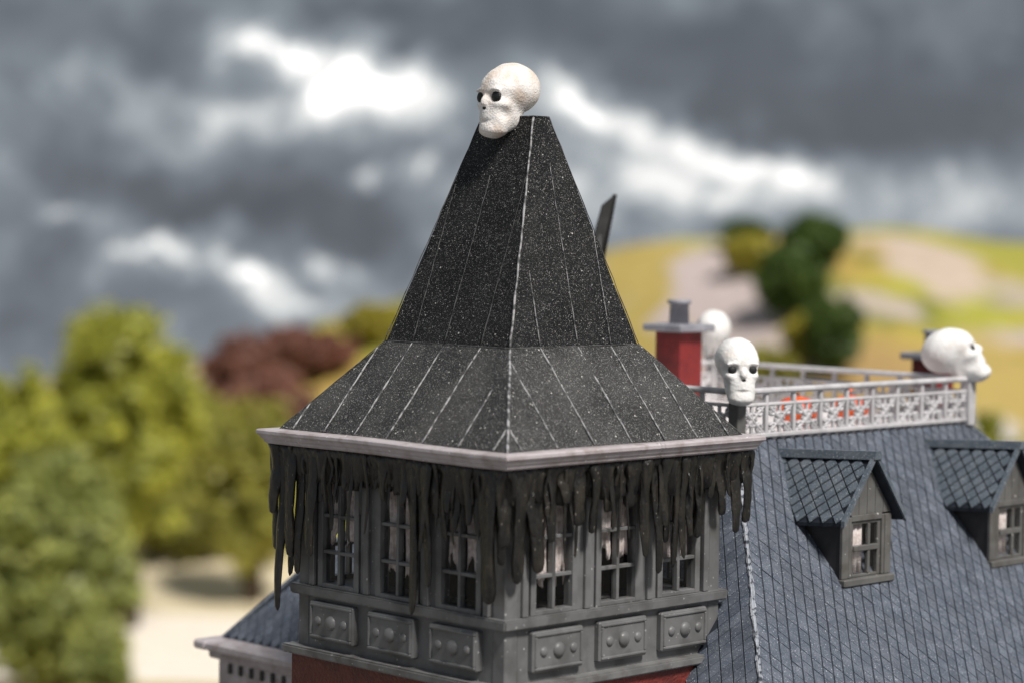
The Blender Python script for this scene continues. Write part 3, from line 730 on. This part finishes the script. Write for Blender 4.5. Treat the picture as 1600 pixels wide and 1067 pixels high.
for k, (dp, j) in enumerate(cand):
    if k < 165: link('shingle', me_f, None, roof, loc=j, rot=(rsn.uniform(-.02, .02), rsn.uniform(-.012, .012), 0))
    else: rest.add([v + Vector(j) for v in mbf[0]], mbf[1])
for r in range(rows):
    dz = .02 + r*SH; x = DX0 - KL*dz; z = ZD - dz
    y = (math.ceil((DY0 - KF*dz + .06)/SW - (.5 if r % 2 else 0)) + (.5 if r % 2 else 0))*SW
    while y < DY1 + KB*dz - .05:
        if not (abs(x) < 1.8 and abs(y) < 1.8):
            rest.add([v + Vector((x, y, z)) for v in mbr[0]], mbr[1])
        y += SW
ro = rest.build('shingle_courses', mt_slate, roof); ro['kind'] = 'stuff'
# chipped, paint-worn hip between the front and side slopes
hp = MB(); rs = random.Random(21)
NH = 150; jit = [[rs.uniform(-1, 1) for _ in range(NH+4)] for _ in range(4)]
sm = lambda q, k: (jit[q][k] + jit[q][k+1] + jit[q][k+2] + jit[q][k+3])/2.6
for k in range(NH):
    dz = k/(NH-1)*DROP*.98; o_ = Vector((DX0-KL*dz, DY0-KF*dz, ZD-dz))
    a_, b_, c_ = .024 + .013*sm(0, k), .032 + .018*sm(1, k), .008*sm(2, k)
    hp.v += [o_ + Vector((-a_*.7, a_*.65, .026)), o_ + Vector((-.012, 0, .046+c_)), o_ + Vector((0, -.006, .026+c_*.5)), o_ + Vector((.016, -.018, .044+c_)), o_ + Vector((b_*.65, -b_*.65, .026)), o_ + Vector((0, 0, -.06))]
for k in range(NH-1):
    for i in range(6): hp.f.append((k*6+i, (k+1)*6+i, (k+1)*6+(i+1) % 6, k*6+(i+1) % 6))
hp.build('hip_cap', mt_hip, roof)
hp = MB()
hp.tube([(DX0, DY1, ZD+.02), (ex0, ey1, ZE+.04)], .035, 6); hp.build('hip_cap', mt_slate, roof)
hp = MB()
hp.tube([(DX1, DY0, ZD+.02), (ex1, ey0, ZE+.04)], .035, 6); hp.build('hip_cap', mt_slate, roof)

# dormers ---------------------------------------------------------
def dormer(xc, yf, zb):
    d = empty('dormer', (xc, yf, zb), 0, house)          # local: front plane y = 0, facing -y, sill z = 0
    W, H, G = .50, .84, .70                                # half width, wall height, gable rise
    D = 1.75
    def b(name, mat, *a, c=.008): return MB().box(*a, c).build(name, mat, d)
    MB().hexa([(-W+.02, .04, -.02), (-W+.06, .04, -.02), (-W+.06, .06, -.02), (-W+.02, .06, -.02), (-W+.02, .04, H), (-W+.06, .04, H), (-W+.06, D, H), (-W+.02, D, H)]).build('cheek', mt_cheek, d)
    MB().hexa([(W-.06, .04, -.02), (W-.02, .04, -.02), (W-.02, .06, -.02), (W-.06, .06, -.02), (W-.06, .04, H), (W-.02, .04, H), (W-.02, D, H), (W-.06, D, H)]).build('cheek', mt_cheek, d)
    # front boards round the opening
    for (x0, x1) in ((-W, -W+.13), (W-.13, W)): b('corner_board', mt_dormer, x0, x1, 0, .05, .075, H)
    for (x0, x1) in ((-W+.135, -W+.19), (W-.19, W-.135)): b('casing', mt_dormer, x0, x1, .005, .05, .075, H)
    b('lintel', mt_dormer, -W+.19, W-.19, .004, .05, H-.06, H+.02)
    b('sill', mt_dormer, -W-.015, W+.015, -.06, .05, -.02, .073, c=.014)
    win = MB(); 
    for a in ((-.31, -.25, .075, H-.06), (.25, .31, .075, H-.06), (-.25, .25, .075, .11), (-.25, .25, H-.10, H-.06)): win.box(a[0], a[1], .03, .085, a[2], a[3], .006)
    win.build('window_frame', mt_dormer, d)
    b('muntin', mt_dormer, .045, .095, .02, .075, .11, H-.10); b('muntin', mt_dormer, -.25, .25, .01, .08, .40, .47)
    for (x0, x1) in ((-.249, .044), (.096, .249)):
        for (z0, z1) in ((.111, .399), (.471, H-.101)): MB().box(x0, x1, .050, .054, z0, z1).build('pane', mt_glass, d)
    cu = MB(); nu = 14
    for i in range(nu+1):
        for k in (0, 1): cu.v.append((-.29+.29*i/nu,   .105+.012*math.sin(i*1.3), .06+k*.78))
    for i in range(nu): cu.f.append((2*i, 2*i+2, 2*i+3, 2*i+1))
    c_ = cu.build('curtain', mt_curtain, d, True); s_ = c_.modifiers.new('thick', 'SOLIDIFY'); s_.thickness = .01
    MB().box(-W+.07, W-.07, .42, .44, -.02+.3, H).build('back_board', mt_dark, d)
    # gable of vertical boards
    nb = 6; bw = 2*W/nb
    for i in range(nb):
        x0, x1 = -W + i*bw + .004, -W + (i+1)*bw - .004
        zt = lambda x: H + .02 + (G-.06)*(1-abs(x)/W)
        poly = [(x0, H+.022), (x1, H+.022), (x1, max(H+.03, zt(x1))), (x0, max(H+.03, zt(x0)))]
        MB().prism(poly, lambda x, z: (x, .012, z), lambda x, z: (x, .05, z)).build('gable_board', mt_dormer, d)
    # roof: two slopes running back into the main roof, lifting a little to the front
    EW, EZ, RZ, OV, LIFT = .61, H+.03, H+G+.05, .10, .09
    for s in (-1, 1):
        p = [Vector((s*EW, -OV, EZ-.07)), Vector((0, -OV, RZ)), Vector((0, 1.58, RZ-LIFT)), Vector((s*EW, 1.14, EZ-.07-LIFT))]
        th = Vector((0, 0, -.045))
        MB().hexa([q+th for q in p] + p).build('roof_slope', mt_slate2, d)
        b_ = MB(); a0, a1 = Vector((s*(EW+.03), -OV-.03, EZ-.10)), Vector((s*.012, -OV-.03, RZ+.0))
        n_ = Vector((0, .055, 0)); v_ = Vector((0, 0, .085))
        b_.hexa([a0-v_*.35, a1-v_*.35, a1-v_*.35+n_, a0-v_*.35+n_, a0+v_*.65, a1+v_*.65, a1+v_*.65+n_, a0+v_*.65+n_]); b_.build('bargeboard', mt_slate3, d)
        # diamond-cut shingles laid course by course
        e0, e1 = p[0], p[1]; up_v = (e1-e0); L_ = up_v.length; up_n = up_v.normalized()
        back_n = Vector((0, 1, -LIFT/1.7)).normalized(); out = back_n.cross(up_n)*(1 if s > 0 else -1)
        if out.z < 0: out = -out
        tw, tl = .205, .112
        poly = [(0, tl*.9), (tw*.45, 0), (0, -tl*.9), (-tw*.45, 0)]
        base = MB().prism(poly, lambda a, c: back_n*a + up_n*c + out*(.001+.05*(.06-c)), lambda a, c: back_n*a*.93 + up_n*c*.93 + out*(.015+.05*(.06-c)))
        me = base.mesh('shingle'); me.materials.append(mt_slate3)
        nr_ = int((L_-.10)/tl)
        for r in range(nr_):
            k = 0; a = .09 + (tw/2 if r % 2 else 0)
            lim = 1.10 + .40*r/nr_
            while a < lim:
                q = e0 + up_n*(r*tl+.08) + back_n*(a + .02) + out*.002
                if s < 0: link('shingle', me, None, d, loc=q)
                else: pend.add([v.co + q for v in me.vertices], [tuple(pp.vertices) for pp in me.polygons])
                a += tw
        if s > 0: o = pend.build('shingle_courses', mt_slate3, d); o['kind'] = 'stuff'; 
    # ridge board
    MB().hexa([(-.075, -OV-.05, RZ-.03), (.075, -OV-.05, RZ-.03), (.075, 1.56, RZ-.03-LIFT), (-.075, 1.56, RZ-.03-LIFT), (-.045, -OV-.05, RZ+.075), (.045, -OV-.05, RZ+.075), (.045, 1.56, RZ+.075-LIFT), (-.045, 1.56, RZ+.075-LIFT)]).build('ridge_board', mt_slate3, d)
    return d
pend = MB(); d1 = dormer(4.19, -2.15, Zc(-4.33)); d1['label'] = 'nearer dormer, seen whole, with diamond shingles and a small paned window'
pend = MB(); d2 = dormer(7.36, -2.17, Zc(-4.37)); d2['label'] = 'farther dormer cut off by the right edge of the view'

# roof deck, balustrade, chimneys -----------------------------------
MB().box(DX0+.02, DX1-.02, DY0+.02, DY1-.02, ZD+.002, ZD+.05).build('roof_deck', mt_deck, house)
bal = empty('balustrade', ((DX0+DX1)/2, (DY0+DY1)/2, ZD), 0, house); BO = Vector(bal.location)
def bput(name, mb, smooth=False):
    me = mb.mesh(name); me.transform(Matrix.Translation(-BO)); return link(name, me, mt_rail, bal, smooth)
RT, RM = ZD + .70, ZD + .485
sides = [((DX0, DY0), (DX1, DY0), 9), ((DX0, DY1), (DX1, DY1), 9), ((DX0, DY0), (DX0, DY1), 8), ((DX1, DY0), (DX1, DY1), 8)]
for (xa, ya), (xb, yb), nseg in sides:
    alongx = ya == yb
    def rb_(z0, z1, hw, a0=.05, c=.012):
        if alongx: return MB().box(xa+a0, xb-a0, ya-hw, ya+hw, z0, z1, c)
        return MB().box(xa-hw, xa+hw, ya+a0, yb-a0, z0, z1, c)
    bput('rail', rb_(RT-.075, RT, .07, c=.025)); bput('rail', rb_(RM-.022, RM+.022, .035)); bput('rail', rb_(ZD+.055, ZD+.115, .04))
    Ls = (xb-xa) if alongx else (yb-ya)
    for i in range(nseg):
        s0, s1 = Ls*i/nseg, Ls*(i+1)/nseg
        if i: bput('baluster', (MB().box(xa+s0-.03, xa+s0+.03, ya-.032, ya+.032, ZD+.05, RT-.07, .008) if alongx else MB().box(xa-.032, xa+.032, ya+s0-.03, ya+s0+.03, ZD+.05, RT-.07, .008)))
        tr_ = MB(); c0, c1 = s0+.05, s1-.05; z0, z1 = ZD+.11, RM-.02; cm, zm = (c0+c1)/2, (z0+z1)/2
        P = (lambda s, z: (xa+s, ya, z)) if alongx else (lambda s, z: (xa, ya+s, z))
        for (a, b) in (((c0, z0), (c1, z1)), ((c0, z1), (c1, z0)), ((cm, z0), (cm, z1))): tr_.tube([P(*a), P(*b)], .028, 6)
        for rr, cc in ((.085, (cm, zm)), (.05, (c0+.08, z0+.07)), (.05, (c1-.08, z0+.07)), (.05, (c0+.08, z1-.07)), (.05, (c1-.08, z1-.07))):
            tr_.tube([P(cc[0]+rr*math.cos(k*math.pi/6), cc[1]+rr*math.sin(k*math.pi/6)) for k in range(13)], .027, 6)
        bput('tracery', tr_)
for (x, y) in ((DX0, DY0), (DX1, DY0), (DX1, DY1), (DX0, DY1)):
    po = MB().box(x-.085, x+.085, y-.085, y+.085, ZD+.0, RT+.03, .012)
    me = po.mesh('corner_post'); me.transform(Matrix.Translation(-BO)); link('corner_post', me, mt_dormer if (x, y) == (DX0, DY0) else mt_rail, bal)
def chimney(x, y, z0, z1, hw, lab, pot=True):
    c = empty('chimney', (x, y, z0), 0, house); c['label'] = lab; h = z1 - z0
    MB().box(-hw, hw, -hw, hw, 0, h, .01).build('stack', mt_chim, c)
    MB().box(-hw-.14, hw+.14, -hw-.14, hw+.14, h, h+.11, .02).build('cap', mt_cap, c)
    MB().lathe([(.15, h+.11), (.14, h+.40), (.175, h+.405), (.175, h+.46), (.12, h+.46), (.12, h+.30)], 20).build('pot', mt_cap, c, True)
chimney(6.29, 2.94, ZD+.05, Zc(-1.42), .245, 'dark red chimney with grey cap and round pot beside the black roof')
chimney(11.45, 2.1, Zc(-5.4), Zc(-1.93), .24, 'red chimney mostly hidden behind the right white skull')

# ---------------------------------------------------------------- skulls
def smin(a, b, k):
    h = np.clip(.5 + .5*(b-a)/k, 0, 1); return b*(1-h) + a*h - k*h*(1-h)
def ell(p, c, r):
    q = (p - np.array(c))/np.array(r); k0 = np.linalg.norm(q, axis=1); k1 = np.linalg.norm(q/np.array(r), axis=1)
    return k0*(k0-1)/np.maximum(k1, 1e-9)
def skull_sdf(p):
    a = np.c_[np.abs(p[:, 0]), p[:, 1], p[:, 2]]
    d = ell(a, (0, .08, .665), (.318, .40, .335))
    d = smin(d, ell(a, (0, -.17, .63), (.265, .19, .20)), .10)
    d = smin(d, ell(a, (.13, -.325, .600), (.12, .035, .030)), .05)        # brow
    d = smin(d, ell(a, (0, -.17, .40), (.245, .19, .20)), .10)
    d = smin(d, ell(a, (.17, -.23, .425), (.075, .10, .055)), .07)         # cheekbones
    d = smin(d, ell(a, (0, -.365, .445), (.045, .060, .085)), .05)         # nose bone
    d = smin(d, ell(a, (0, -.19, .24), (.222, .185, .20)), .08)
    d = smin(d, ell(a, (0, -.215, .085), (.190, .165, .095)), .09)         # jaw and chin
    d = smin(d, ell(a, (.10, -.02, .30), (.095, .19, .19)), .10)
    def cut(d, c, k): return -smin(-d, c, k)
    d = cut(d, ell(a, (.158, -.405, .520), (.097, .115, .088)), .025)
    d = cut(d, ell(a, (0, -.425, .365), (.055, .050, .038)), .025)
    d = cut(d, ell(a, (.300, -.20, .285), (.085, .13, .075)), .07)
    d = cut(d, ell(a, (0, -.385, .205), (.15, .035, .010)), .025)           # mouth line
    return d
def skull_mesh():
    nu, nv = 120, 84; c = np.array([0, -.06, .44]); dirs = []
    for j in range(nv+1):
        th = math.pi*j/nv
        for i in range(nu): dirs.append((math.sin(th)*math.cos(2*math.pi*i/nu), math.sin(th)*math.sin(2*math.pi*i/nu), math.cos(th)))
    dr = np.array(dirs); t = np.full(len(dr), .95)
    for _ in range(90):
        s = skull_sdf(c + dr*t[:, None]); t = np.maximum(.02, t - np.clip(s, -.05, .05)*.7)
    V = c + dr*t[:, None]
    V += dr*(.004*np.sin(V[:, 0:1]*23)*np.sin(V[:, 2:3]*19+V[:, 1:2]*21))
    fs = []
    for j in range(nv):
        for i in range(nu):
            a, b = j*nu+i, j*nu+(i+1) % nu; fs.append((a, a+nu, b+nu, b))
    me = bpy.data.meshes.new('skull'); me.from_pydata(V.tolist(), [], fs)
    bm = bmesh.new(); bm.from_mesh(me); bmesh.ops.remove_doubles(bm, verts=bm.verts[:], dist=.0008); bmesh.ops.recalc_face_normals(bm, faces=bm.faces[:]); bm.to_mesh(me); bm.free()
    for p in me.polygons: p.use_smooth = True
    return me
sk_me = skull_mesh(); sk_me2 = sk_me.copy()
sk_me.materials.append(mt_bone); sk_me2.materials.append(mt_bone2)
def dome(c, r):
    mb = MB(); n = 16; vs = []; fs = []
    for j in range(9):
        a = math.pi*j/8
        for k in range(n): vs.append((c[0]+r[0]*math.sin(a)*math.cos(2*math.pi*k/n), c[1]-r[1]*math.cos(a), c[2]+r[2]*math.sin(a)*math.sin(2*math.pi*k/n)))
    for j in range(8):
        for k in range(n): fs.append((j*n+k, j*n+(k+1) % n, (j+1)*n+(k+1) % n, (j+1)*n+k))
    return mb.add(vs, fs).mesh('eye_socket')
eyeL, eyeR, nose_me = dome((-.155, -.302, .520), (.090, .042, .082)), dome((.155, -.302, .520), (.090, .042, .082)), dome((0, -.362, .372), (.045, .022, .030))
eyeL2, eyeR2 = dome((-.150, -.300, .520), (.070, .040, .064)), dome((.150, -.300, .520), (.070, .040, .064))
def skull(label, wpos, size, yaw, pitch=0, roll=0, clean=True, back=False):
    r = empty('skull', wpos); r.rotation_euler = (pitch, roll, yaw); r.scale = (size,)*3
    tag(r, label, 'skull', 'white skulls set on the roofs')
    link('bone', sk_me2 if clean else sk_me, None, r)
    for me, nm in ((eyeL2 if clean else eyeL, 'eye_socket'), (eyeR2 if clean else eyeR, 'eye_socket'), (nose_me, 'nose_hole')): link(nm, me, mt_black, r)
    return r
def hw_(x, y, z): return Vector((x*cT - y*sT, x*sT + y*cT + 28, z + BASE))
skull('off white skull with brown stains perched on top of the black spire', hw_(-.16, -.10, Zc(1.10)) + Vector((-.07, 0, 0)), .90, TH - math.pi/2 - .10, -.05, 0, clean=False)
skull('white skull with black eyes facing forward on the front railing post', hw_(DX0, DY0, RT+.02) + Vector((0, 0, -.22)), .86, .14, -.05)
skull('rounded white skull seen from behind on the rear post by the chimney', hw_(DX1, DY1, RT+.02) + Vector((0, 0, -.10)), .86, math.radians(165))
skull('white skull in profile jutting jaw forward at the right railing corner', hw_(DX1, DY0, RT+.02) + Vector((0.05, 0, -.16)), .92, math.radians(78), math.radians(-30))

# ---------------------------------------------------------------- small things on the deck
def pumpkin(label, x, y, r):
    root = empty('pumpkin', hw_(x, y, ZD+.05), TH); tag(root, label, 'pumpkin', 'orange pumpkins on the roof deck')
    vs = []; fs = []; nu, nv = 48, 14
    for j in range(nv+1):
        a = math.pi*j/nv
        for i in range(nu):
            t = 2*math.pi*i/nu; k = 1 - .09*(1-abs(math.sin(5*t)))
            vs.append((r*k*math.sin(a)*math.cos(t), r*k*math.sin(a)*math.sin(t), r*.82*(1 - math.cos(a)*(1-.12*math.cos(a)**2)*1.0) * .95))
    for j in range(nv):
        for i in range(nu): fs.append((j*nu+i, j*nu+(i+1) % nu, (j+1)*nu+(i+1) % nu, (j+1)*nu+i))
    MB().add(vs, fs).build('shell', mt_orange, root, True)
    MB().tube([(0, 0, r*1.5), (.01, 0, r*1.72), (.05, .01, r*1.85)], [r*.12, r*.09, r*.1], 8).build('stem', mt_orange, root, True)
pumpkin('orange pumpkin on the roof deck behind the front railing, nearer the forward skull', 5.70, .22, .29)
pumpkin('orange pumpkin on the roof deck behind the railing, farther right', 6.86, .22, .27)
# dark slanted plate on a pole behind the spire
pp = at(936, 380, 33.6); pl = empty('slanted_plate', (pp.x, pp.y, BASE+ZD+.05), math.radians(20)); tag(pl, 'dark slanted flat plate on a thin pole sticking out behind the spire', 'plate')
zt0, zt1 = at(936, 378, 33.6).z - BASE - ZD - .05, at(945, 308, 33.6).z - BASE - ZD - .05
MB().tube([(0, 0, 0), (.0, 0, zt0 + .1)], .05, 10).build('pole', mt_plate, pl, True)
sh = .13
MB().hexa([(-.115, -.03, zt0-.05), (.04, -.03, zt0-.12), (.04, .03, zt0-.12), (-.115, .03, zt0-.05), (-.09+sh, -.03, zt1-.12), (.085+sh, -.03, zt1+.02), (.085+sh, .03, zt1+.02), (-.09+sh, .03, zt1-.12)]).build('plate', mt_plate, pl)
MB().hexa([(.042, -.045, zt0-.25), (.075, -.045, zt0-.25), (.075, .045, zt0-.25), (.042, .045, zt0-.25), (.087+sh, -.045, zt1+.04), (.12+sh, -.045, zt1+.04), (.12+sh, .045, zt1+.04), (.087+sh, .045, zt1+.04)]).build('plate_edge', mt_dark, pl)
